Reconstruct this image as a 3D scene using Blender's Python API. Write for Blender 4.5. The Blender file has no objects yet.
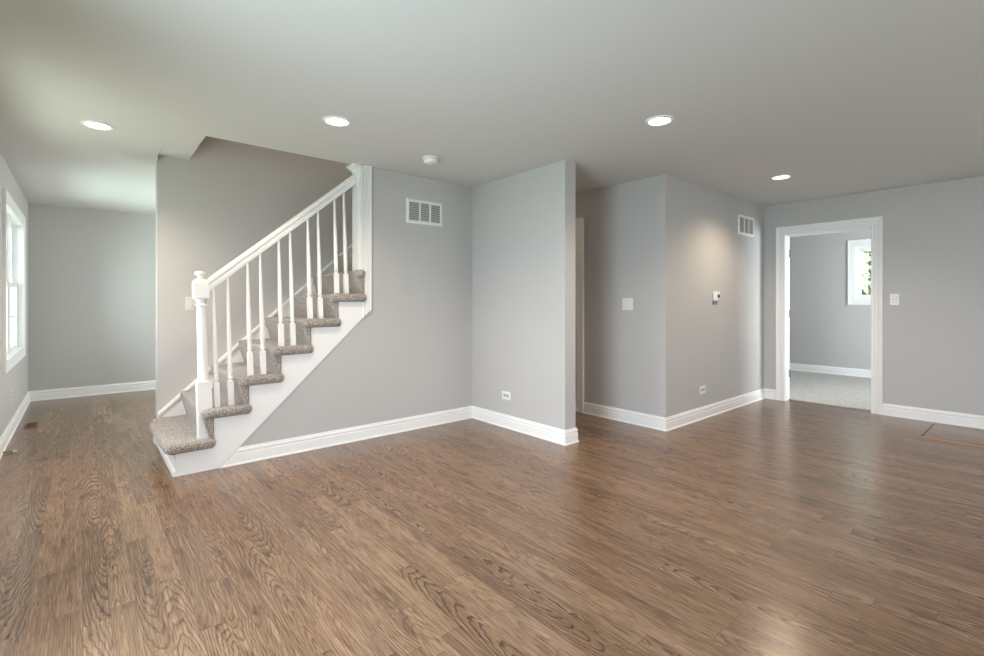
import bpy, bmesh, math, random
from mathutils import Vector, Matrix
random.seed(7)
sc = bpy.context.scene
C = sc.collection
PI = math.pi

# ------------------------------------------------------------------ camera, world, lights, exposure
cam = bpy.data.cameras.new('camera'); camo = bpy.data.objects.new('camera', cam); C.objects.link(camo)
camo.location = (0, 0, 1.2204)
camo.rotation_euler = (PI/2, 0, -0.7076)
cam.sensor_width = 36; cam.lens = 478.653/984*36
cam.shift_y = -(328-302.29)/984
cam.clip_start = 0.05
sc.camera = camo
sc.view_settings.view_transform = 'Standard'; sc.view_settings.look = 'None'
sc.view_settings.gamma = 1; sc.view_settings.use_curve_mapping = False
sc.view_settings.exposure = 0.19
sc.cycles.use_denoising = True
sc.cycles.max_bounces = 10; sc.cycles.diffuse_bounces = 6; sc.cycles.glossy_bounces = 4
sc.cycles.transparent_max_bounces = 12
sc.cycles.sample_clamp_indirect = 4

w = bpy.data.worlds.new('sky'); sc.world = w; w.use_nodes = True
bg = w.node_tree.nodes['Background']; bg.inputs[0].default_value = (0.92, 0.96, 1.0, 1); bg.inputs[1].default_value = 5.5

def area(name, loc, rot, sx, sy, power, col, portal=False, spread=PI):
    l = bpy.data.lights.new(name, 'AREA'); l.shape = 'RECTANGLE'; l.size = sx; l.size_y = sy
    l.energy = power; l.color = col; l.spread = spread
    o = bpy.data.objects.new(name, l); C.objects.link(o); o.location = loc; o.rotation_euler = rot
    if portal: l.cycles.is_portal = True
    return o
# daylight through the windows out of frame, plus an added bedroom fill (rotations: -Z of the light points into the room)
area('daylight_patio_window', (-0.70, 1.40, 0.98), (0, -PI/2+0.10, 0), 1.75, 1.25, 58, (0.68, 0.83, 1.0), spread=2.65)
area('daylight_rear_window_a', (1.3, -2.72, 1.35), (PI/2, 0, 0), 1.8, 1.4, 2, (0.94, 0.97, 1.0))
area('daylight_rear_window_b', (4.6, -2.72, 1.35), (PI/2, 0, 0), 1.8, 1.4, 2, (0.94, 0.97, 1.0))
area('added_bedroom_fill', (7.9, -0.62, 1.4), (PI/2, 0, 0), 1.1, 1.2, 105, (0.86, 0.95, 1.0))  # added lamp at an unseen side opening, brightens the bedroom
area('daylight_left_window', (-0.69, 6.6, 1.395), (0, -PI/2, 0), 1.35, 1.6, 54, (0.82, 0.95, 1.0))
# light thrown up by the sunlit lawn
area('lawn_bounce_left', (-1.15, 6.6, 0.45), (0, -PI/2-0.75, 0), 0.9, 1.6, 62, (0.70, 1.0, 0.74))
area('lawn_bounce_patio', (-2.4, 1.3, -0.25), (0, -PI/2-0.55, 0), 1.4, 3.6, 80, (0.86, 1.0, 0.88))
# added fill lamps at an unseen opening left of the stairs, brightening the ceiling
area('added_side_fill', (-0.70, 4.0, 1.38), (0, -PI/2, 0), 1.3, 1.2, 8, (0.90, 0.93, 1.0))
area('added_ceiling_fill', (-1.7, 4.0, 0.25), (0, -PI/2-0.60, 0), 1.1, 2.0, 18, (1.0, 1.0, 0.95))
# added fill for the far room, through an invented opening behind the stairs
area('added_far_room_fill', (3.25, 6.95, 1.35), (0, PI/2, 0), 1.3, 1.5, 56, (0.95, 1.0, 0.99))
up = bpy.data.lights.new('upstairs_lamp', 'POINT'); up.energy = 26; up.color = (1.0, 0.77, 0.58); up.shadow_soft_size = 0.12
upo = bpy.data.objects.new('upstairs_lamp', up); C.objects.link(upo); upo.location = (2.2, 4.42, 4.4)
LAMP_W = 19
hl = bpy.data.lights.new('hall_lamp', 'POINT'); hl.energy = 9; hl.color = (1.0, 0.80, 0.58); hl.shadow_soft_size = 0.1
hlo = bpy.data.objects.new('hall_lamp', hl); C.objects.link(hlo); hlo.location = (3.75, 4.7, 2.25)
LAMP_COL = (1.0, 0.79, 0.58)

# ------------------------------------------------------------------ materials
def mat(name, col, rough=0.6, spec=0.5, metal=0.0):
    m = bpy.data.materials.new(name); m.use_nodes = True
    b = m.node_tree.nodes['Principled BSDF']
    b.inputs['Base Color'].default_value = (*col, 1); b.inputs['Roughness'].default_value = rough
    b.inputs['Specular IOR Level'].default_value = spec; b.inputs['Metallic'].default_value = metal
    return m

class NB:
    """small node-building helper"""
    def __init__(s, m): s.t = m.node_tree; s.n = s.t.nodes; s.b = s.n['Principled BSDF']
    def put(s, sock, v):
        if hasattr(v, 'links') or isinstance(v, bpy.types.NodeSocket): s.t.links.new(v, sock)
        else: sock.default_value = v
    def m(s, op, a, b=0.0, c=0.0):
        n = s.n.new('ShaderNodeMath'); n.operation = op
        for k, v in enumerate((a, b, c)): s.put(n.inputs[k], v)
        return n.outputs[0]
    def comb(s, x, y, z=0.0):
        n = s.n.new('ShaderNodeCombineXYZ')
        for k, v in enumerate((x, y, z)): s.put(n.inputs[k], v)
        return n.outputs[0]
    def noise(s, vec, scale=1.0, detail=2.0, rough=0.5):
        n = s.n.new('ShaderNodeTexNoise'); n.inputs['Scale'].default_value = scale
        n.inputs['Detail'].default_value = detail; n.inputs['Roughness'].default_value = rough
        s.put(n.inputs['Vector'], vec); return n.outputs['Fac']
    def white(s, vec):
        n = s.n.new('ShaderNodeTexWhiteNoise'); n.noise_dimensions = '3D'; s.put(n.inputs['Vector'], vec); return n.outputs
    def ramp(s, f, stops):
        n = s.n.new('ShaderNodeValToRGB'); s.put(n.inputs[0], f); e = n.color_ramp.elements
        while len(e) < len(stops): e.new(0.5)
        for k, (p, c) in enumerate(stops): e[k].position = p; e[k].color = (*c, 1) if len(c) == 3 else c
        return n.outputs[0]
    def mix(s, f, a, b, mode='MIX'):
        n = s.n.new('ShaderNodeMix'); n.data_type = 'RGBA'; n.blend_type = mode
        s.put(n.inputs[0], f)
        for k, v in ((6, a), (7, b)): s.put(n.inputs[k], v if not isinstance(v, tuple) else (*v, 1))
        return n.outputs[2]
    def obj(s):
        return s.n.new('ShaderNodeTexCoord').outputs['Object']
    def bump(s, h, strength, dist):
        n = s.n.new('ShaderNodeBump'); n.inputs['Strength'].default_value = strength; n.inputs['Distance'].default_value = dist
        s.put(n.inputs['Height'], h); s.t.links.new(n.outputs[0], s.b.inputs['Normal'])

def paint(name, col, rough=0.55):
    m = mat(name, col, rough, 0.35); k = NB(m)
    f = k.noise(k.obj(), 260, 2); k.bump(f, 0.06, 0.002)
    return m
M = {}
M['wall'] = paint('grey wall paint', (0.474, 0.463, 0.452), 0.5)
M['ceiling'] = paint('ceiling paint', (0.595, 0.59, 0.575), 0.8)
M['white'] = paint('white trim paint', (0.80, 0.795, 0.785), 0.33)
M['plastic'] = mat('white plastic', (0.76, 0.755, 0.74), 0.35)
M['ivory'] = mat('almond plastic', (0.62, 0.585, 0.53), 0.4)
M['recess'] = mat('shaded slot', (0.10, 0.10, 0.10), 0.6)
M['grey'] = mat('grey plastic', (0.42, 0.42, 0.42), 0.5)
M['hinge'] = mat('dull nickel', (0.22, 0.215, 0.21), 0.5, 0.5, 0.6)
M['shadowgrey'] = mat('thermostat shadow grey', (0.24, 0.24, 0.24), 0.5)
M['black'] = mat('dark display', (0.025, 0.03, 0.03), 0.2)
M['steel'] = mat('satin nickel', (0.55, 0.53, 0.50), 0.35, 0.5, 1.0)
M['duct'] = mat('dark duct', (0.26, 0.26, 0.25), 0.8)
M['rawwood'] = mat('raw wood edge', (0.40, 0.215, 0.10), 0.5)
M['brownwood'] = mat('brown register wood', (0.19, 0.085, 0.038), 0.45)
M['darkgap'] = mat('dark gap', (0.035, 0.028, 0.022), 0.8)
M['grass'] = mat('lawn', (0.10, 0.20, 0.05), 0.9)
M['bark'] = mat('bark', (0.13, 0.10, 0.07), 0.9)

def carpet(name, c1, c2, c3, scale):
    m = mat(name, c2, 0.95, 0.1); k = NB(m); v = k.obj()
    f = k.noise(v, scale, 3, 0.65); g = k.noise(v, scale*0.18, 2)
    col = k.ramp(f, [(0.33, c1), (0.5, c2), (0.68, c3)])
    col = k.mix(k.m('MULTIPLY', g, 0.35), col, c1)
    k.t.links.new(col, k.b.inputs['Base Color']); k.bump(f, 0.9, 0.006)
    k.b.inputs['Sheen Weight'].default_value = 0.25
    return m
M['carpet'] = carpet('taupe stair carpet', (0.135, 0.116, 0.102), (0.335, 0.298, 0.268), (0.62, 0.575, 0.53), 105)
M['bedcarpet'] = carpet('beige bedroom carpet', (0.20, 0.185, 0.155), (0.30, 0.28, 0.245), (0.42, 0.40, 0.36), 45)

def floor_mat():
    m = mat('stained oak strips', (0.3, 0.2, 0.13), 0.3, 0.5); k = NB(m)
    sep = k.n.new('ShaderNodeSeparateXYZ'); k.t.links.new(k.obj(), sep.inputs[0]); x, y = sep.outputs[0], sep.outputs[1]
    W, L = 0.083, 1.05
    xi = k.m('DIVIDE', x, W); i = k.m('FLOOR', xi)
    ri = k.white(k.comb(i, 3.7))[0]
    y2 = k.m('ADD', y, k.m('MULTIPLY', ri, 7.3)); yj = k.m('DIVIDE', y2, L); j = k.m('FLOOR', yj)
    rc = k.white(k.comb(i, j, 1.3)); s2 = k.n.new('ShaderNodeSeparateColor'); k.t.links.new(rc[1], s2.inputs[0])
    r1, r2, r3 = s2.outputs; r4 = k.white(k.comb(i, j, 8.1))[0]; r5 = k.white(k.comb(i, j, 4.9))[0]
    xl = k.m('MULTIPLY', k.m('SUBTRACT', k.m('SUBTRACT', xi, i), 0.5), W)
    yl = k.m('MULTIPLY', k.m('SUBTRACT', k.m('SUBTRACT', yj, j), 0.5), L)
    seed = k.m('MULTIPLY', r4, 40.0)
    n1 = k.m('SUBTRACT', k.noise(k.comb(k.m('MULTIPLY', xl, 14.0), k.m('MULTIPLY', yl, 3.2), seed), 1.0, 2.0), 0.5)
    n2 = k.m('SUBTRACT', k.noise(k.comb(k.m('MULTIPLY', xl, 80.0), k.m('MULTIPLY', yl, 34.0), seed), 1.0, 2.0), 0.5)
    xc = k.m('MULTIPLY', k.m('SUBTRACT', r1, 0.5), 0.15)
    slope = k.m('MULTIPLY', k.m('SUBTRACT', k.m('MULTIPLY', k.m('GREATER_THAN', r2, 0.5), 2.0), 1.0), k.m('MULTIPLY_ADD', r5, 0.09, 0.05))
    zz = k.m('ADD', k.m('MULTIPLY_ADD', r3, 0.05, 0.008), k.m('MULTIPLY', slope, yl))
    zz = k.m('ADD', zz, k.m('MULTIPLY', n1, 0.035))
    dx = k.m('ADD', k.m('SUBTRACT', xl, xc), k.m('MULTIPLY', n1, 0.016))
    R = k.m('SQRT', k.m('ADD', k.m('MULTIPLY', dx, dx), k.m('MULTIPLY', zz, zz)))
    R = k.m('ADD', R, k.m('MULTIPLY', n2, 0.0055))
    ph = k.m('FRACT', k.m('DIVIDE', R, k.m('MULTIPLY_ADD', r5, 0.006, 0.0055)))
    line = k.ramp(ph, [(0.0, (0, 0, 0)), (0.55, (0.15, 0.15, 0.15)), (0.82, (1, 1, 1)), (0.9, (1, 1, 1)), (1.0, (0, 0, 0))])
    pores = k.noise(k.comb(k.m('MULTIPLY', x, 300.0), k.m('MULTIPLY', y, 10.0), seed), 1.0, 3.0, 0.6)
    blotch = k.noise(k.comb(k.m('MULTIPLY', x, 20.0), k.m('MULTIPLY', y, 4.0), seed), 1.0, 4.0, 0.6)
    lf = k.m('MULTIPLY', line, k.m('MULTIPLY_ADD', pores, 0.9, 0.30))
    lf = k.m('MULTIPLY', lf, k.m('MULTIPLY_ADD', k.m('POWER', r4, 1.3), 0.85, 0.30))
    base = k.ramp(r2, [(0.0, FC[0]), (0.3, FC[1]), (0.65, FC[2]), (1.0, FC[3])])
    base = k.mix(k.ramp(pores, [(0.47, (0, 0, 0)), (0.64, (0.80,)*3)]), base, FC[4])
    lt = k.noise(k.comb(k.m('MULTIPLY', x, 110.0), k.m('MULTIPLY', y, 4.0), k.m('ADD', seed, 9.0)), 1.0, 3.0, 0.6)
    base = k.mix(k.ramp(lt, [(0.50, (0, 0, 0)), (0.68, (0.65,)*3)]), base, (0.365, 0.235, 0.145))
    base = k.mix(k.ramp(blotch, [(0.53, (0, 0, 0)), (0.70, (0.70,)*3)]), base, FC[5])
    col = k.mix(lf, base, FC[6])
    ex = k.m('GREATER_THAN', k.m('ABSOLUTE', xl), W/2-0.0009); ey = k.m('GREATER_THAN', k.m('ABSOLUTE', yl), L/2-0.0012)
    seam = k.m('MAXIMUM', ex, ey)
    col = k.mix(k.m('MULTIPLY', seam, 0.55), col, (0.05, 0.033, 0.022))
    k.t.links.new(col, k.b.inputs['Base Color'])
    k.t.links.new(k.m('MULTIPLY_ADD', blotch, 0.10, 0.20), k.b.inputs['Roughness'])
    k.b.inputs['Specular IOR Level'].default_value = 0.85
    hgt = k.m('SUBTRACT', 1.0, k.m('MULTIPLY', seam, 0.8))
    k.bump(hgt, 0.12, 0.001)
    return m
FC = [(0.188, 0.107, 0.058), (0.218, 0.126, 0.069), (0.244, 0.142, 0.081), (0.296, 0.181, 0.108),
      (0.096, 0.054, 0.031), (0.080, 0.046, 0.028), (0.033, 0.019, 0.011)]
M['floor'] = floor_mat()

def glass_mat():
    m = bpy.data.materials.new('window glass'); m.use_nodes = True; t = m.node_tree; t.nodes.clear()
    o = t.nodes.new('ShaderNodeOutputMaterial'); mx = t.nodes.new('ShaderNodeMixShader'); fr = t.nodes.new('ShaderNodeFresnel')
    tr = t.nodes.new('ShaderNodeBsdfTransparent'); gl = t.nodes.new('ShaderNodeBsdfGlossy'); gl.inputs['Roughness'].default_value = 0.02
    fr.inputs[0].default_value = 1.25; tr.inputs[0].default_value = (0.95, 0.98, 0.97, 1)
    t.links.new(fr.outputs[0], mx.inputs[0]); t.links.new(tr.outputs[0], mx.inputs[1]); t.links.new(gl.outputs[0], mx.inputs[2])
    t.links.new(mx.outputs[0], o.inputs[0]); return m
M['glass'] = glass_mat()

def emit_mat():
    m = mat('lit lamp lens', (0.9, 0.88, 0.82), 0.4); b = m.node_tree.nodes['Principled BSDF']
    b.inputs['Emission Color'].default_value = (1.0, 0.90, 0.76, 1); b.inputs['Emission Strength'].default_value = 6.0
    return m
M['lens'] = emit_mat()

def leaf_mat(name, c):
    m = mat(name, c, 0.6); k = NB(m); f = k.noise(k.obj(), 3.0, 2)
    k.t.links.new(k.ramp(f, [(0.35, tuple(v*0.55 for v in c)), (0.65, tuple(min(1, v*1.5) for v in c))]), k.b.inputs['Base Color'])
    k.b.inputs['Subsurface Weight'].default_value = 0.0
    return m
M['leaf'] = leaf_mat('leaf green', (0.20, 0.34, 0.10))
M['leafpale'] = leaf_mat('leaf pale', (0.34, 0.46, 0.26))

# ------------------------------------------------------------------ builders
def box(bm, x0, x1, y0, y1, z0, z1):
    r = bmesh.ops.create_cube(bm, size=1, matrix=Matrix.Translation(((x0+x1)/2, (y0+y1)/2, (z0+z1)/2)) @ Matrix.Diagonal((abs(x1-x0), abs(y1-y0), abs(z1-z0), 1)))
    return r['verts']
def bevbox(bm, x0, x1, y0, y1, z0, z1, r, seg=2):
    t = bmesh.new(); box(t, x0, x1, y0, y1, z0, z1)
    bmesh.ops.bevel(t, geom=list(t.edges), offset=r, segments=seg, profile=0.5, affect='EDGES')
    merge(bm, t)
def merge(bm, t):
    me = bpy.data.meshes.new('tmp'); t.to_mesh(me); t.free(); bm.from_mesh(me); bpy.data.meshes.remove(me)
def lathe(bm, prof, cx=0, cy=0, seg=24, axis='Z'):
    """prof: list of (r, z); closed top and bottom when r=0"""
    rings = []
    for r, z in prof:
        if r < 1e-6: rings.append([bm.verts.new((cx, cy, z))])
        else: rings.append([bm.verts.new((cx+r*math.cos(2*PI*k/seg), cy+r*math.sin(2*PI*k/seg), z)) for k in range(seg)])
    for a, b in zip(rings, rings[1:]):
        for k in range(seg):
            k2 = (k+1) % seg
            if len(a) == 1 and len(b) == 1: continue
            if len(a) == 1: bm.faces.new((a[0], b[k2], b[k]))
            elif len(b) == 1: bm.faces.new((a[k], a[k2], b[0]))
            else: bm.faces.new((a[k], a[k2], b[k2], b[k]))
def prism(bm, pts, y0, y1):
    """polygon of (x, z) extruded from y0 to y1"""
    a = [bm.verts.new((x, y0, z)) for x, z in pts]; b = [bm.verts.new((x, y1, z)) for x, z in pts]
    bm.faces.new(a); bm.faces.new(b[::-1]); n = len(pts)
    for k in range(n): bm.faces.new((a[k], b[k], b[(k+1) % n], a[(k+1) % n]))
def sweep(bm, path, N, prof, closed=False, skew=None):
    """profile points (a along the side vector N x T, b along N) swept along a planar path with mitred corners"""
    P = [Vector(p) for p in path]; N = Vector(N).normalized(); n = len(P); rings = []
    for i in range(n):
        t0 = (P[i]-P[i-1]).normalized() if (i > 0 or closed) else None
        t1 = (P[(i+1) % n]-P[i]).normalized() if (i < n-1 or closed) else None
        if t0 is None: s = N.cross(t1)
        elif t1 is None: s = N.cross(t0)
        else:
            s0, s1 = N.cross(t0), N.cross(t1); s = (s0+s1); s = s/(s.dot(s0)) if s.length > 1e-6 else s0
        ring = []
        for a, b in prof:
            v = P[i]+s*a+N*b
            if skew and i == n-1: v = v-t0*0+Vector(skew)*b
            ring.append(bm.verts.new(v))
        rings.append(ring)
    m = len(prof); rng = range(n) if closed else range(n-1)
    for i in rng:
        A, B = rings[i], rings[(i+1) % n]
        for k in range(m): bm.faces.new((A[k], A[(k+1) % m], B[(k+1) % m], B[k]))
    if not closed: bm.faces.new(rings[0][::-1]); bm.faces.new(rings[-1])
def obj(name, bm, m, parent=None, world=False, smooth=False, kind=None):
    bmesh.ops.recalc_face_normals(bm, faces=list(bm.faces))
    if parent is not None and world:
        off = parent.location.copy(); p = parent.parent
        while p is not None: off += p.location; p = p.parent
        bmesh.ops.translate(bm, vec=-off, verts=list(bm.verts))
    me = bpy.data.meshes.new(name); bm.to_mesh(me); bm.free()
    me.materials.append(M[m] if isinstance(m, str) else m)
    if smooth:
        me.shade_smooth()
        if smooth is not True:
            me.set_sharp_from_angle(angle=math.radians(smooth))
    o = bpy.data.objects.new(name, me); C.objects.link(o)
    if parent is not None: o.parent = parent
    if kind: o['kind'] = kind
    return o
def B(*boxes):
    bm = bmesh.new()
    for b in boxes: box(bm, *b)
    return bm
def struct(name, bm, m, parent=None, **k): return obj(name, bm, m, parent, kind=None if parent else 'structure', **k)
def thing(name, label, cat, loc=(0, 0, 0), rz=0, group=None):
    o = bpy.data.objects.new(name, None); C.objects.link(o); o.location = loc; o.rotation_euler = (0, 0, rz)
    o.empty_display_size = 0.1; o['label'] = label; o['category'] = cat
    if group: o['group'] = group
    bpy.context.view_layer.update()
    return o
def tag(o, label, cat, group=None):
    o['label'] = label; o['category'] = cat
    if group: o['group'] = group
    return o
def dup(root, loc, rz, label, group=None):
    r = root.copy(); C.objects.link(r); r.location = loc; r.rotation_euler = (0, 0, rz); r['label'] = label
    if group: r['group'] = group
    for ch in list(root.children):
        c = ch.copy(); C.objects.link(c); c.parent = r
        for g in list(ch.children):
            d = g.copy(); C.objects.link(d); d.parent = c
    return r
def sroot(name, loc=(0, 0, 0)):
    o = bpy.data.objects.new(name, None); C.objects.link(o); o.location = loc; o.empty_display_size = 0.1; o['kind'] = 'structure'
    bpy.context.view_layer.update(); return o

# ------------------------------------------------------------------ the setting
H = 2.44
XL, YF, YA, XB, XB2, YB, XC, YD, XE = -0.509, 8.189, 3.992, 3.141, 3.279, 2.709, 4.208, 2.384, 6.605
YR = -2.6; XBED = 9.60; YW = 5.03
struct('floor', B((-0.65, 6.70, YR-.12, YF+.12, -0.10, 0)), 'floor')
struct('floor_bedroom', B((6.70, XBED+.12, -0.6, 4.3, -0.10, 0.012)), 'bedcarpet')
HX0, HX1, HY0, HY1 = 0.687, 3.12, 4.03, 5.10
def zprism(bm, pts, z0, z1):
    a = [bm.verts.new((x, y, z0)) for x, y in pts]; b = [bm.verts.new((x, y, z1)) for x, y in pts]; n = len(pts)
    bm.faces.new(a[::-1]); bm.faces.new(b)
    for k in range(n): bm.faces.new((a[k], a[(k+1) % n], b[(k+1) % n], b[k]))
bm = B((HX1, XBED+.12, YR-.12, YF+.12, H, 2.72), (HX0, HX1, YR-.12, HY0, H, 2.72), (HX0, HX1, 5.166, YF+.12, H, 2.72),
       (-0.65, HX0, YR-.12, 4.54, H, 2.72), (-0.65, 0.30, 4.54, YF+.12, H, 2.72), (0.30, HX0, 5.20, YF+.12, H, 2.72),
       (0.478, HX0+.036, 4.54, 5.20, 2.495, 2.72))
zprism(bm, [(0.30, 4.54), (0.478, 4.54), (0.472, 4.775), (0.4915, 5.03), (0.502, 5.20), (0.30, 5.20)], H, 2.72)
zprism(bm, [(0.478, 4.54), (HX0, 4.54), (HX0, 4.56), (0.478, 4.775)], H, 2.72)      # the drywall steps up beside the wall
struct('ceiling', bm, 'ceiling')
T = 0.141
struct('wall_left', B((XL-T, XL, YR-.12, 0.75, 0, H), (XL-T, XL, 0.75, 2.05, 2.08, H), (XL-T, XL, 2.05, 3.40, 0, H), (XL-T, XL, 3.40, 4.60, 0, 0.70), (XL-T, XL, 3.40, 4.60, 2.08, H), (XL-T, XL, 4.60, 5.80, 0, H),
                      (XL-T, XL, 5.80, 7.40, 0, 0.72), (XL-T, XL, 5.80, 7.40, 2.07, H), (XL-T, XL, 7.40, YF+.12, 0, H)), 'wall')
struct('wall_far', B((XL, 3.3, YF, YF+.12, 0, H)), 'wall')
struct('wall_far_side', B((3.141, 3.26, 5.72, 6.2, 0, H), (3.141, 3.26, 7.7, YF, 0, H), (3.141, 3.26, 6.2, 7.7, 0, 0.7), (3.141, 3.26, 6.2, 7.7, 2.0, H)), 'wall')
struct('wall_stair', B((0.492, 3.14, YW, YW+.136, 0, 5.0)), 'wall')
bm = bmesh.new(); prism(bm, [(0.74, 0), (XB+.05, 0), (XB+.05, H), (1.874, H), (1.874, 1.085)], YA, YA+.12)
struct('wall_center', bm, 'wall')
struct('wall_upper', B((HX0-.1, 3.2, 3.93, HY0, 2.72, 5.0), (HX0-.1, HX0, HY0, YW, 2.72, 5.0), (HX1, 3.2, HY0, YW, 2.5, 5.0),
                       (HX0-.1, 3.2, 3.93, YW+.14, 5.0, 5.1)), 'wall')
struct('wall_stub', B((XB, XB2, YB, 5.72, 0, H)), 'wall')
struct('wall_hall', B((XC, XC+.12, YD, 3.44, 0, H), (XC, XC+.12, 3.44, 4.26, 2.06, H), (XC, XC+.12, 4.26, 5.72, 0, H)), 'wall')
struct('wall_hall_end', B((XB2, XC, 5.60, 5.72, 0, H)), 'wall')
struct('wall_back', B((XC+.12, XE, YD, YD+.12, 0, H)), 'wall')
struct('wall_right', B((XE, XE+.13, YR-.12, 1.275, 0, H), (XE, XE+.13, 1.275, 2.155, 2.065, H), (XE, XE+.13, 2.155, 4.3, 0, H)), 'wall')
struct('wall_rear', B((XL, 0.4, YR-.12, YR, 0, H), (0.4, 2.2, YR-.12, YR, 0, 0.65), (0.4, 2.2, YR-.12, YR, 2.05, H), (2.2, 3.7, YR-.12, YR, 0, H),
                      (3.7, 5.5, YR-.12, YR, 0, 0.65), (3.7, 5.5, YR-.12, YR, 2.05, H), (5.5, XE, YR-.12, YR, 0, H)), 'wall')
BWY0, BWY1, BWZ0, BWZ1 = 1.30, 2.095, 1.265, 2.15
struct('wall_bedroom_far', B((XBED, XBED+.12, -0.6, BWY0, 0, H), (XBED, XBED+.12, BWY1, 4.3, 0, H),
                         (XBED, XBED+.12, BWY0, BWY1, 0, BWZ0), (XBED, XBED+.12, BWY0, BWY1, BWZ1, H)), 'wall')
struct('wall_bedroom_left', B((6.735, XBED, 4.2, 4.3, 0, H)), 'wall')
struct('wall_bedroom_right', B((6.735, 7.35, -0.6, -0.5, 0, H), (8.45, XBED, -0.6, -0.5, 0, H), (7.35, 8.45, -0.6, -0.5, 0, 0.8), (7.35, 8.45, -0.6, -0.5, 2.0, H)), 'wall')

BASE = [(0, 0), (.024, 0), (.024, .008), (.016, .014), (.016, .080), (.010, .083), (.010, .089), (.014, .094), (.014, .106), (.009, .112), (.007, .124), (0, .125)]
def baseboard(name, path, skew=None):
    bm = bmesh.new(); sweep(bm, [(x, y, 0) for x, y in path], (0, 0, 1), BASE, skew=skew)
    return struct(name, bm, 'white')
baseboard('baseboard_right', [(XE, YR), (XE, 1.195)])
baseboard('baseboard_back', [(XE, 2.245), (XE, YD), (XC, YD), (XC, 3.355)])
baseboard('baseboard_center', [(XB2, 5.6), (XB2, YB), (XB, YB), (XB, YA), (0.768, YA)], skew=(1.045, 0, 0))
baseboard('baseboard_left', [(3.14, YF), (XL, YF), (XL, 2.10)])
bm = bmesh.new(); sweep(bm, [(XBED, -0.5, .012), (XBED, 4.2, .012)], (0, 0, 1), BASE); struct('baseboard_bedroom', bm, 'white')

CAS = [(0, 0), (0, .011), (.005, .015), (.028, .015), (.031, .012), (.035, .016), (.060, .018), (.063, .014), (.067, .020), (.090, .024), (.100, .022), (.100, 0)]
def casing_x(xface, facing, y0, y1, z0, z1, closed, scale=1.0):
    """casing round an opening in a wall of constant x; facing = +-1 gives the normal"""
    bm = bmesh.new(); N = (facing, 0, 0); pr = [(a*scale, b) for a, b in CAS]
    if facing < 0: path = [(xface, y0, z0), (xface, y0, z1), (xface, y1, z1), (xface, y1, z0)]
    else: path = [(xface, y1, z0), (xface, y1, z1), (xface, y0, z1), (xface, y0, z0)]
    # side vector must point away from the opening
    s = Vector(N).cross(Vector(path[1])-Vector(path[0]))
    c = Vector((0, (y0+y1)/2-path[0][1], 0))
    if s.dot(c) > 0: path = path[::-1]
    sweep(bm, path, N, pr, closed)
    return bm
# --- the bedroom doorway: casing, jamb, stops, open door leaf with hinges
d = sroot('door_1', (XE, 1.715, 0))
struct('casing', casing_x(XE, -1, 1.290, 2.140, 0, 2.055, False), 'white', d, world=True)
struct('casing', casing_x(XE+.13, 1, 1.290, 2.140, 0.012, 2.055, False), 'white', d, world=True)
struct('jamb', B((XE-.001, XE+.131, 1.275, 1.295, 0, 2.065), (XE-.001, XE+.131, 2.135, 2.155, 0, 2.065), (XE-.001, XE+.131, 1.295, 2.135, 2.045, 2.065),
                 (XE+.045, XE+.080, 1.295, 1.302, 0, 2.045), (XE+.045, XE+.080, 2.129, 2.135, 0, 2.045), (XE+.05, XE+.09, 1.307, 2.123, 2.033, 2.045)), 'white', d, world=True)
leaf_o = bpy.data.objects.new('door_leaf', None)
bm = bmesh.new(); box(bm, 0.0, 0.80, 0.0, 0.035, 0.02, 2.03)
for (a, b_, c_, e_) in ((.11, .36, .22, .85), (.44, .69, .22, .85), (.11, .36, 1.0, 1.62), (.44, .69, 1.0, 1.62), (.11, .36, 1.72, 1.92), (.44, .69, 1.72, 1.92)):
    box(bm, a, b_, -.004, .039, c_, e_)
bmesh.ops.rotate(bm, cent=(0, 0, 0), matrix=Matrix.Rotation(math.radians(27), 3, 'Z'), verts=list(bm.verts))
bmesh.ops.translate(bm, vec=(XE+.135, 2.137, 0), verts=list(bm.verts))
leaf = struct('door_leaf', bm, 'white', d, world=True)
for z in (0.33, 1.08, 1.83):
    bm = B((XE+.094, XE+.129, 2.1325, 2.1355, z-.045, z+.045)); lathe(bm, [(0, z-.048), (.006, z-.048), (.006, z+.048), (0, z+.048)], XE+.134, 2.130, 10)
    struct('hinge', bm, 'hinge', d, world=True)
# --- the hall door
d = sroot('door_2', (XC, 3.85, 0))
struct('casing', casing_x(XC, -1, 3.455, 4.245, 0, 2.055, False), 'white', d, world=True)
struct('jamb', B((XC-.001, XC+.121, 3.44, 3.46, 0, 2.065), (XC-.001, XC+.121, 4.24, 4.26, 0, 2.065), (XC-.001, XC+.121, 3.46, 4.24, 2.045, 2.065)), 'white', d, world=True)
bm = B((XC+.075, XC+.11, 3.462, 4.238, 0.012, 2.043))
for (a, b_, c_, e_) in ((3.57, 3.80, .22, .85), (3.90, 4.13, .22, .85), (3.57, 3.80, 1.0, 1.9), (3.90, 4.13, 1.0, 1.9)): box(bm, XC+.069, XC+.08, a, b_, c_, e_)
lf = struct('door_leaf', bm, 'white', d, world=True)
bm = bmesh.new(); lathe(bm, [(0, 0), (.03, 0), (.03, .008), (.012, .012), (.012, .04), (.028, .05), (.028, .065), (0, .072)], 0, 0, 20)
bmesh.ops.rotate(bm, cent=(0, 0, 0), matrix=Matrix.Rotation(-PI/2, 3, 'Y'), verts=list(bm.verts))
bmesh.ops.translate(bm, vec=(XC+.075, 4.17, .98), verts=list(bm.verts))
struct('door_handle', bm, 'steel', d, world=True)

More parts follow.
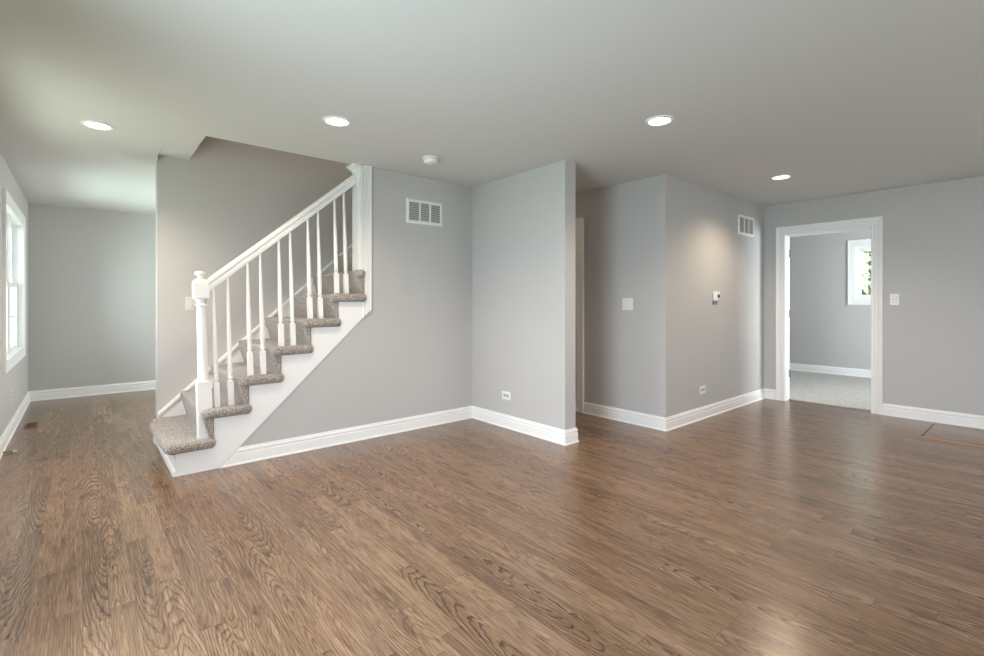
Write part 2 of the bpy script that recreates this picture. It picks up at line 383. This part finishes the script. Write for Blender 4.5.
# --- windows
def sash(bm, x, y0, y1, z0, z1, st=.045, th=.03):
    for b_ in ((y0, y0+st, z0, z1), (y1-st, y1, z0, z1), (y0+st, y1-st, z0, z0+st), (y0+st, y1-st, z1-st, z1)):
        box(bm, x-th/2, x+th/2, b_[0], b_[1], b_[2], b_[3])
def pane(parent, x, y0, y1, z0, z1): return struct('pane', B((x-.003, x+.003, y0, y1, z0, z1)), 'glass', parent, world=True)
wd = sroot('window_1', (XL, 6.6, 0.72))
bm = casing_x(XL, 1, 5.80, 7.40, 0.72, 2.07, True); struct('casing', bm, 'white', wd, world=True)
struct('window_frame', B((XL-.141, XL, 5.78, 5.802, .70, 2.09), (XL-.141, XL, 7.398, 7.42, .70, 2.09), (XL-.141, XL, 5.80, 7.40, .70, .722), (XL-.141, XL, 5.80, 7.40, 2.068, 2.09),
                  (XL-.141, XL-.03, 6.57, 6.63, .72, 2.07)), 'white', wd, world=True)
for y0, y1 in ((5.802, 6.57), (6.63, 7.398)):
    for x, z0, z1 in ((XL-.055, .722, 1.42), (XL-.095, 1.38, 2.068)):
        bm = bmesh.new(); sash(bm, x, y0, y1, z0, z1); ym = (y0+y1)/2; zm = (z0+z1)/2
        box(bm, x-.008, x+.008, ym-.009, ym+.009, z0+.04, z1-.04); box(bm, x-.008, x+.008, y0+.04, y1-.04, zm-.009, zm+.009)
        s_ = struct('sash', bm, 'white', wd, world=True); pane(s_, x-.006, y0+.04, y1-.04, z0+.04, z1-.04)
wd = sroot('window_2', (XBED, (BWY0+BWY1)/2, BWZ0))
struct('casing', casing_x(XBED, -1, BWY0+.01, BWY1-.01, BWZ0+.01, BWZ1-.01, True), 'white', wd, world=True)
struct('window_frame', B((XBED, XBED+.12, BWY0, BWY0+.02, BWZ0, BWZ1), (XBED, XBED+.12, BWY1-.02, BWY1, BWZ0, BWZ1), (XBED, XBED+.12, BWY0, BWY1, BWZ0, BWZ0+.02), (XBED, XBED+.12, BWY0, BWY1, BWZ1-.02, BWZ1)), 'white', wd, world=True)
bm = bmesh.new(); sash(bm, XBED+.05, BWY0+.02, BWY1-.02, BWZ0+.02, BWZ1-.02, .055, .04)
s_ = struct('sash', bm, 'white', wd, world=True); pane(s_, XBED+.05, BWY0+.07, BWY1-.07, BWZ0+.07, BWZ1-.07)

# --- the trimmed wall end above the stairs
SL = 0.957; X0D = 0.763
R_, RUN = 0.2125, 0.235
Tz = lambda n: R_*n+.013
XR = lambda n: .49+RUN*(n-1)
XN = lambda n: .42+.2335*(n-1)
tr = sroot('trim_1', (1.93, YA, 1.1))
bm = B((1.858, 1.880, YA-.010, YA+.128, Tz(7)-.01, H)); struct('end_jamb', bm, 'white', tr, world=True)
bm = bmesh.new()
dz = lambda x: SL*(x-X0D)
prism(bm, [(1.906, dz(1.906)), (1.970, dz(1.970)), (1.970, H), (1.874, H), (1.874, Tz(7)-.01), (1.906, Tz(7)-.01)], YA-.013, YA)
for a, b_, y_ in ((1.874, 1.882, .026), (1.896, 1.906, .024), (1.920, 1.934, .024), (1.950, 1.970, .030)):
    z0 = Tz(7)-.01 if b_ < 1.906 else dz(a)
    prism(bm, [(a, z0), (b_, z0 if b_ < 1.906 else dz(b_)), (b_, H), (a, H)], YA-y_, YA-.01)
struct('casing', bm, 'white', tr, world=True)
bm = B((1.800, 1.885, YA-.026, YA+.13, 2.424, H), (1.822, 1.885, YA-.022, YA+.13, 2.411, 2.424), (1.845, 1.885, YA-.018, YA+.13, 2.398, 2.411))
struct('corner_block', bm, 'white', tr, world=True)

# --- outdoors
struct('ground_outside', B((-40, XL-.2, -30, 40, -.5, -.4), (9.9, 50, -30, 40, -.5, -.4)), 'grass')

# ------------------------------------------------------------------ staircase
st = thing('staircase', 'carpeted taupe staircase with white stringer rising right behind the grey wall', 'staircase', (0.49, 4.4, 0))
YSF = YA-.010      # face of the stringer
pts = [(.494, 0), (X0D, 0), (1.906, dz(1.906))]
for n in range(6, 0, -1):
    pts += [(min(XR(n+1), 1.906), Tz(n)-.03), (max(XR(n), .494), Tz(n)-.03)]
pts2 = []
for p in pts:
    if not pts2 or (abs(p[0]-pts2[-1][0])+abs(p[1]-pts2[-1][1])) > 1e-5: pts2.append(p)
bm = bmesh.new(); prism(bm, pts2, YSF, YA); s_ = obj('stringer', bm, 'white', st, True); s_['label'] = 'white painted stringer board'
YS = YW-.019     # front of the skirting board on the wall side
def roll(bm, n, xa, xb, yb):
    bevbox(bm, xa, xb, YA-.056, yb, Tz(n)-.064, Tz(n)+.009, .031, 6)
for n in range(1, 10):
    x1 = XR(n+1)+.020
    bm = bmesh.new()
    if n == 1:
        t = bmesh.new(); zprism(t, [(x1, YA-.03), (.455, YA-.048), (.424, YA-.015), (.412, 4.82), (.468, YS), (x1, YS)], Tz(1)-.060, Tz(1))
        bmesh.ops.bevel(t, geom=list(t.edges), offset=.026, segments=5, profile=.5, affect='EDGES'); merge(bm, t)
        roll(bm, 1, .436, XR(2)+.012, YA+.03)
    elif n == 7:
        roll(bm, 7, XN(7)+.012, 1.908, YA+.132)
        bevbox(bm, XN(7), x1, YA+.131, YS, Tz(7)-.045, Tz(7), .02, 4); bevbox(bm, XN(7), 1.858, YA-.035, YA+.15, Tz(7)-.045, Tz(7)-.001, .018, 4)
    elif n < 7:
        bevbox(bm, XN(n), x1, YA-.035, YS, Tz(n)-.045, Tz(n), .02, 4); roll(bm, n, XN(n)+.012, x1, YA+.03)
    else: bevbox(bm, XN(n), x1, YA+.123, YS, Tz(n)-.045, Tz(n), .02, 4)
    o = obj('tread', bm, 'carpet', st, True, smooth=50); o['label'] = 'taupe carpeted tread'
    if n > 1:
        yy = YA-.028 if n < 7 else (YA-.03 if n == 7 else YA+.123); ye = YS
        bm = bmesh.new(); t = bmesh.new()
        prism(t, [(XN(n)+.003, Tz(n)-.016), (XN(n)+.002, Tz(n)-.045), (XR(n)-.030, Tz(n-1)+.03), (XR(n)-.020, Tz(n-1)-.02), (XR(n)+.004, Tz(n-1)-.02), (XR(n)+.004, Tz(n)-.030)], yy, ye)
        bmesh.ops.bevel(t, geom=[e_ for e_ in t.edges if abs(e_.verts[0].co.y-e_.verts[1].co.y) < 1e-6 and abs(e_.verts[0].co.y-yy) < 1e-6], offset=.010, segments=3, profile=.5, affect='EDGES')
        merge(bm, t)
        o = obj('riser', bm, 'carpet', st, True, smooth=50); o['label'] = 'taupe carpeted riser'
bm = B((.494, .510, YA, YW, 0, Tz(1)-.045), (.470, .4915, YW-.02, YW+.08, 0, Tz(1)-.03)); o = obj('riser', bm, 'white', st, True); o['label'] = 'white painted bottom riser board'
bm = bmesh.new(); prism(bm, [(0, 0), (.016, 0), (.016, .036), (.010, .036), (.003, .026), (0, .012)], 0, YW-YSF)
bmesh.ops.translate(bm, vec=(.4785, YSF, 0), verts=list(bm.verts))
obj('shoe_molding', bm, 'white', st, True)
zl = lambda x: .258+.905*(x-.492)
bm = bmesh.new(); prism(bm, [(.494, 0), (2.6, 1.8), (2.6, zl(2.6)), (.494, zl(.494))], YW-.018, YW)
sk = obj('skirting_board', bm, 'white', st, True); sk['label'] = 'white sloping skirting along the wall'
bm = bmesh.new()
for a, b_, dpt in ((-.046, -.036, .024), (-.024, .0, .034), (0, .008, .026)):
    prism(bm, [(.493, zl(.493)+a), (2.6, zl(2.6)+a), (2.6, zl(2.6)+b_), (.493, zl(.493)+b_)], YW-dpt, YW)
obj('skirting_cap', bm, 'white', sk, True)

# ------------------------------------------------------------------ banister
YB_ = YA+.068
bn = thing('banister', 'white banister with turned newel post and slender spindles on the carpeted stairs', 'banister', (0.68, YB_, Tz(1)))
NX = 0.687
LEAN = .027
def lean(bm, z0):      # the whole banister leans a little down the stairs
    for v_ in bm.verts: v_.co.x -= LEAN*(v_.co.z-z0)
bm = bmesh.new(); h_ = .046
bevbox(bm, NX-h_, NX+h_, YB_-h_, YB_+h_, Tz(1)-.01, .640, .004, 1)
lathe(bm, [(.045, .638), (.039, .648), (.0345, .655), (.0345, .80), (.0300, 1.185), (.0300, 1.190), (.036, 1.193), (.038, 1.199), (.036, 1.206), (.0305, 1.209), (.031, 1.225), (.042, 1.248)], NX, YB_, 32)
lean(bm, Tz(1)); nw = obj('newel_post', bm, 'white', bn, True, smooth=35)
bm = bmesh.new(); h_ = .047; t = bmesh.new()
v = [(-h_, -h_), (h_, -h_), (h_, h_), (-h_, h_)]
levels = [(.80, 1.243), (1.0, 1.254), (1.0, 1.362), (.80, 1.385), (.50, 1.392)]
rings = [[bm.verts.new((NX+a*s, YB_+b_*s, z)) for a, b_ in v] for s, z in levels]
for A, Bb in zip(rings, rings[1:]):
    for k in range(4): bm.faces.new((A[k], A[(k+1) % 4], Bb[(k+1) % 4], Bb[k]))
bm.faces.new(rings[0][::-1]); bm.faces.new(rings[-1])
lean(bm, Tz(1)); obj('head_block', bm, 'white', nw, True)
bm = bmesh.new(); lathe(bm, [(.028, 1.388), (.021, 1.397), (.018, 1.408), (.021, 1.416), (.032, 1.420), (.036, 1.428), (.0345, 1.437), (.026, 1.446), (.012, 1.450), (0, 1.451)], NX, YB_, 32)
lean(bm, Tz(1)); obj('finial', bm, 'white', nw, True, smooth=60)
# handrail: profile (across, up) swept along the slope
RX0, RZ0, RX1, RZ1 = .690, 1.286, 1.862, 2.284        # underside line
sl = (RZ1-RZ0)/(RX1-RX0); ang = math.atan(sl)
prof = [(-.022, 0), (.022, 0), (.024, .006), (.024, .022), (.018, .028), (.018, .034), (.030, .040), (.034, .048), (.033, .060), (.026, .070), (.012, .0755),
        (-.012, .0755), (-.026, .070), (-.033, .060), (-.034, .048), (-.030, .040), (-.018, .034), (-.018, .028), (-.024, .022), (-.024, .006)]
bm = bmesh.new(); ends = []
for X, Z in ((RX0, RZ0), (RX1, RZ1)):
    ends.append([bm.verts.new((X, YB_+a, Z+b_/math.cos(ang))) for a, b_ in prof])      # plumb cuts
m_ = len(prof)
for k in range(m_): bm.faces.new((ends[0][k], ends[0][(k+1) % m_], ends[1][(k+1) % m_], ends[1][k]))
bm.faces.new(ends[0][::-1]); bm.faces.new(ends[1])
obj('handrail', bm, 'white', bn, True, smooth=30)
def spindle(x, n):
    bm = bmesh.new(); z0 = Tz(n)-.012; z1 = RZ0+sl*(x-.024-RX0)+.006; s = .019; zb = Tz(n)+.185
    bevbox(bm, x-s, x+s, YB_-s, YB_+s, z0, zb, .003, 1)
    lathe(bm, [(.019, zb-.004), (.014, zb+.004), (.011, zb+.008), (.0165, zb+.016), (.0185, zb+.026), (.014, zb+.036), (.011, zb+.040), (.0175, zb+.044), (.0175, zb+.050), (.0135, zb+.056),
               (.0170, zb+.075), (.0168, zb+.20), (.0090, z1-.02), (.0090, z1)], x, YB_, 20)
    lean(bm, Tz(n)); return obj('baluster', bm, 'white', bn, True, smooth=35)
for n in range(2, 7):
    spindle(.764+.2310*(n-2), n); spindle(.860+.2285*(n-2), n)

# ------------------------------------------------------------------ recessed lights
def recessed(loc, label):
    t = thing('recessed_light', label, 'ceiling light', loc, 0, 'recessed ceiling lights')
    bm = bmesh.new(); lathe(bm, [(.070, -.004), (.074, -.009), (.090, -.006), (.094, 0), (.094, .004), (.070, .004), (.070, -.004)], 0, 0, 40)
    obj('trim_ring', bm, 'plastic', t, smooth=40)
    bm = bmesh.new(); lathe(bm, [(0, -.0035), (.050, -.0033), (.0715, -.0015), (.0715, .003), (0, .003)], 0, 0, 40)
    obj('lens', bm, 'lens', t, smooth=40)
    return t
def lamp(loc):
    l = bpy.data.lights.new('lamp_beam', 'SPOT'); l.energy = LAMP_W*4; l.color = LAMP_COL; l.spot_size = math.radians(142); l.spot_blend = 0.75; l.shadow_soft_size = .07
    o = bpy.data.objects.new('lamp_beam', l); C.objects.link(o); o.location = (loc[0], loc[1], loc[2]-.02)
L0 = recessed((0.078, 4.266, H), 'lit recessed ceiling light farthest left, beyond the stairs toward the window')
lamp((0.078, 4.266, H))
for loc, lab in (((1.301, 3.125, H), 'lit recessed ceiling light in front of the banister top, left of the smoke detector'),
                 ((2.941, 1.710, H), 'lit recessed ceiling light nearest the free wall end, right of it'),
                 ((5.166, 1.712, H), 'lit recessed ceiling light nearest the bedroom doorway, smallest of four')):
    dup(L0, loc, 0, lab); lamp(loc)

# ------------------------------------------------------------------ smoke detector
t = thing('smoke_detector', 'round white smoke detector on the ceiling above the left wall vent', 'smoke detector', (2.238, 3.409, H))
bm = bmesh.new(); lathe(bm, [(0, 0), (.072, 0), (.072, -.008), (.066, -.012), (0, -.012)], 0, 0, 40); obj('mounting_base', bm, 'plastic', t, smooth=35)
bm = bmesh.new(); lathe(bm, [(.050, -.012), (.050, -.017), (.060, -.018), (.062, -.026), (.056, -.042), (.045, -.048), (0, -.050)], 0, 0, 40); bd = obj('body', bm, 'plastic', t, smooth=35)
bm = bmesh.new(); lathe(bm, [(.010, -.049), (.010, -.052), (0, -.053)], .02, .0, 16); obj('test_button', bm, 'grey', bd, smooth=35)

# ------------------------------------------------------------------ vents
def vent(loc, rz, W_, H_, label, vertical):
    t = thing('wall_vent', label, 'vent', loc, rz, 'return air grilles high on the walls')
    f = .030; bm = bmesh.new()
    sweep(bm, [(-W_/2+f, 0, -H_/2+f), (W_/2-f, 0, -H_/2+f), (W_/2-f, 0, H_/2-f), (-W_/2+f, 0, H_/2-f)][::-1], (0, -1, 0), [(0, 0), (0, .010), (.012, .012), (f-.004, .007), (f, .002), (f, 0)], True)
    if bm.verts and max(v_.co.x for v_ in bm.verts) < W_/2-.001:
        bm.free(); bm = bmesh.new()
        sweep(bm, [(-W_/2+f, 0, -H_/2+f), (W_/2-f, 0, -H_/2+f), (W_/2-f, 0, H_/2-f), (-W_/2+f, 0, H_/2-f)], (0, -1, 0), [(0, 0), (0, .010), (.012, .012), (f-.004, .007), (f, .002), (f, 0)], True)
    obj('frame', bm, 'plastic', t)
    obj('backing', B((-W_/2+f, W_/2-f, -.0015, 0, -H_/2+f, H_/2-f)), 'duct', t)
    iw = W_-2*f
    for k in (1, 2): x = -W_/2+f+iw*k/3; obj('mullion', B((x-.008, x+.008, -.010, -.001, -H_/2+f, H_/2-f)), 'plastic', t)
    for c in range(3):
        a = -W_/2+f+iw*c/3+.008; b_ = a+iw/3-.016; bm = bmesh.new()
        if vertical:
            nn = 5
            for k in range(nn):
                x = a+(b_-a)*(k+.5)/nn; v_ = box(bm, x-.0008, x+.0008, -.009, -.002, -H_/2+f, H_/2-f)
                bmesh.ops.rotate(bm, cent=(x, -.0055, 0), matrix=Matrix.Rotation(math.radians(-30), 3, 'Z'), verts=v_)
        else:
            nn = 10
            for k in range(nn):
                z = -H_/2+f+(H_-2*f)*(k+.5)/nn; v_ = box(bm, a, b_, -.010, -.002, z-.0008, z+.0008)
                bmesh.ops.rotate(bm, cent=(0, -.006, z), matrix=Matrix.Rotation(math.radians(35), 3, 'X'), verts=v_)
        obj('louver_bank', bm, 'plastic', t)
vent((2.547, YA, 2.098), 0, .415, .235, 'white three-section wall vent high on the wall right of the stairs', False)
vent((6.05, YD, 2.137), 0, .45, .235, 'white wall vent high in the corner beside the bedroom doorway', True)

# ------------------------------------------------------------------ switches and outlets (front faces local -Y)
def plate(t, W_, H_, m='plastic'):
    bm = bmesh.new(); bevbox(bm, -W_/2, W_/2, -.006, .0005, -H_/2, H_/2, .003, 2); return obj('plate', bm, m, t)
def rocker(t, x, m='plastic'):
    obj('rocker_gap', B((x-.0185, x+.0185, -.0066, -.005, -.0355, .0355)), 'grey', t)
    bm = bmesh.new(); bevbox(bm, x-.0168, x+.0168, -.0092, -.004, -.0335, .0335, .0015, 1); obj('rocker', bm, m, t)
t = thing('light_switch', 'single almond light switch on the stairwell wall behind the newel post', 'light switch', (.734, YW, 1.2105), 0)
plate(t, .076, .120, 'ivory'); rocker(t, 0, 'ivory')
t = thing('light_switch', 'white double light switch on the grey wall by the hallway', 'light switch', (XC, 2.800, 1.201), -PI/2)
plate(t, .122, .122); rocker(t, -.024); rocker(t, .024)
t = thing('light_switch', 'white light switch right of the bedroom doorway', 'light switch', (XE, 1.093, 1.252), -PI/2)
plate(t, .078, .122)
obj('rocker_gap', B((-.0185, .0185, -.0066, -.005, -.0355, .0355)), 'grey', t)
obj('rocker', B((-.0168, .0168, -.0085, -.005, .002, .033)), 'plastic', t); obj('rocker', B((-.0168, .0168, -.0085, -.005, -.033, -.002)), 'plastic', t)
def outlet(loc, rz, label, horizontal=True, m='plastic'):
    t = thing('wall_outlet', label, 'outlet', loc, rz)
    W_, H_ = (.122, .078) if horizontal else (.076, .118)
    plate(t, W_, H_, m)
    for s in (-1, 1):
        cx, cz = (s*.0215, 0) if horizontal else (0, s*.0215)
        bm = bmesh.new(); bevbox(bm, cx-.0165, cx+.0165, -.0075, -.004, cz-.0165, cz+.0165, .003, 2); r = obj('receptacle', bm, 'grey' if m == 'plastic' else m, t)
        bm = bmesh.new()
        for q in (-.006, .006):
            if horizontal: box(bm, cx-.004, cx+.004, -.0080, -.007, cz+q-.001, cz+q+.001)
            else: box(bm, cx+q-.001, cx+q+.001, -.0080, -.007, cz-.004, cz+.004)
        obj('slots', bm, 'recess', r)
    bm = bmesh.new(); lathe(bm, [(0, 0), (.003, 0), (.003, .0015), (0, .002)], 0, 0, 10); bmesh.ops.rotate(bm, cent=(0, 0, 0), matrix=Matrix.Rotation(PI/2, 3, 'X'), verts=list(bm.verts))
    bmesh.ops.translate(bm, vec=(0, -.006, 0), verts=list(bm.verts)); obj('screw', bm, 'steel', t)
outlet((XB, 3.455, .312), -PI/2, 'white sideways wall outlet low on the free-standing wall end right of the stairs')
outlet((4.945, YD, .303), 0, 'white sideways wall outlet low under the thermostat')
outlet((XL, 6.25, .365), PI/2, 'white upright wall outlet under the left window', False)

# ------------------------------------------------------------------ thermostat
t = thing('thermostat', 'small white thermostat with round dark dial on the wall before the doorway', 'thermostat', (5.235, YD, 1.283))
bm = bmesh.new(); bevbox(bm, -.062, .062, -.030, 0, -.046, .052, .006, 3); b0 = obj('body', bm, 'plastic', t, smooth=40)
bm = bmesh.new(); lathe(bm, [(0, .0), (.022, .0), (.022, .005), (.018, .006), (0, .006)], 0, 0, 28); bmesh.ops.rotate(bm, cent=(0, 0, 0), matrix=Matrix.Rotation(PI/2, 3, 'X'), verts=list(bm.verts))
bmesh.ops.translate(bm, vec=(.022, -.029, .006), verts=list(bm.verts)); obj('dial', bm, 'black', b0, smooth=40)
obj('shadow_slab', B((-.058, .035, -.012, 0, -.088, -.044)), 'shadowgrey', t)  # dark slab standing in for the shadow below the body

# ------------------------------------------------------------------ floor register, floor hatch, doorstop
t = thing('floor_register', 'brown wooden floor register beside the baseboard under the left window', 'floor register', (-.384, 6.57, 0))
bm = bmesh.new(); bevbox(bm, -.050, .050, -.125, .125, 0, .006, .003, 1); r = obj('frame', bm, 'brownwood', t)
bm = bmesh.new()
for k in range(14): y = -.105+k*.016; box(bm, -.036, .036, y-.004, y+.004, .0055, .0066)
obj('slots', bm, 'darkgap', r)
HXA, HXB, HYA, HYB = 5.760, 6.485, -.25, .772
t = thing('floor_hatch', 'flush wooden floor hatch with raw wood edge by the right baseboard', 'floor hatch', (6.12, .26, 0))
obj('panel', B((HXA+.022, HXB-.032, HYA+.012, HYB-.012, 0, .004)), 'floor', t, True)
obj('gap', B((HXA+.002, HXB, HYA, HYB, 0, .002)), 'darkgap', t, True)
o = obj('edge_strip', B((HXA-.014, HXA+.020, HYA, HYB, 0, .006)), 'rawwood', t, True); o['label'] = 'light raw wood strip along the near edge'
o = obj('edge_strip', B((HXB-.008, HXB, HYA, HYB-.20, 0, .005)), 'rawwood', t, True); o['label'] = 'thin raw wood strip along the far edge'
t = thing('doorstop', 'short white doorstop at the foot of the left wall, at the left edge', 'doorstop', (XL+.024, 5.48, .012), 0)
bm = bmesh.new(); lathe(bm, [(0, 0), (.010, 0), (.010, .004), (.005, .006), (.005, .055), (0, .055)], 0, 0, 14)
bmesh.ops.rotate(bm, cent=(0, 0, 0), matrix=Matrix.Rotation(PI/2, 3, 'Y'), verts=list(bm.verts)); obj('rod', bm, 'brownwood', t)
bm = bmesh.new(); lathe(bm, [(0, .054), (.009, .054), (.009, .075), (.006, .078), (0, .078)], 0, 0, 14)
bmesh.ops.rotate(bm, cent=(0, 0, 0), matrix=Matrix.Rotation(PI/2, 3, 'Y'), verts=list(bm.verts)); obj('rubber_tip', bm, 'plastic', t)

# ------------------------------------------------------------------ trees beyond the windows
def tree(x, y, h, rad, n, m, label):
    t = thing('garden_tree', label, 'tree', (x, y, -.4))
    bm = bmesh.new(); lathe(bm, [(0, 0), (.14, 0), (.10, h*.4), (.05, h*.75), (0, h*.9)], 0, 0, 12)
    for k in range(9):
        a = random.uniform(0, 2*PI); z = h*random.uniform(.3, .75); tt = bmesh.new(); lathe(tt, [(0, 0), (.03, 0), (.008, rad*.9), (0, rad*.92)], 0, 0, 7)
        bmesh.ops.rotate(tt, cent=(0, 0, 0), matrix=Matrix.Rotation(a, 3, 'Z') @ Matrix.Rotation(random.uniform(.7, 1.2), 3, 'Y'), verts=list(tt.verts))
        bmesh.ops.translate(tt, vec=(0, 0, z), verts=list(tt.verts)); merge(bm, tt)
    obj('trunk', bm, 'bark', t, smooth=40)
    bm = bmesh.new()
    for k in range(n):
        u = Vector((random.gauss(0, 1), random.gauss(0, 1), random.gauss(0, 1))).normalized()*rad*(random.random()**.4)
        c = Vector((u.x, u.y, h*.62+u.z*h*.36/rad)); ax = Vector((random.gauss(0, 1), random.gauss(0, 1), random.gauss(0, 1))).normalized()
        q = ax.orthogonal().normalized(); s = random.uniform(.05, .10)
        v_ = [bm.verts.new(c+ax*s), bm.verts.new(c+q*s*.5+ax*s*.2), bm.verts.new(c-ax*s), bm.verts.new(c-q*s*.5+ax*s*.1)]
        bm.faces.new(v_)
    obj('foliage', bm, m, t)
tree(13.2, 2.55, 4.6, 1.7, 2700, 'leafpale', 'leafy green tree seen through the bedroom window')
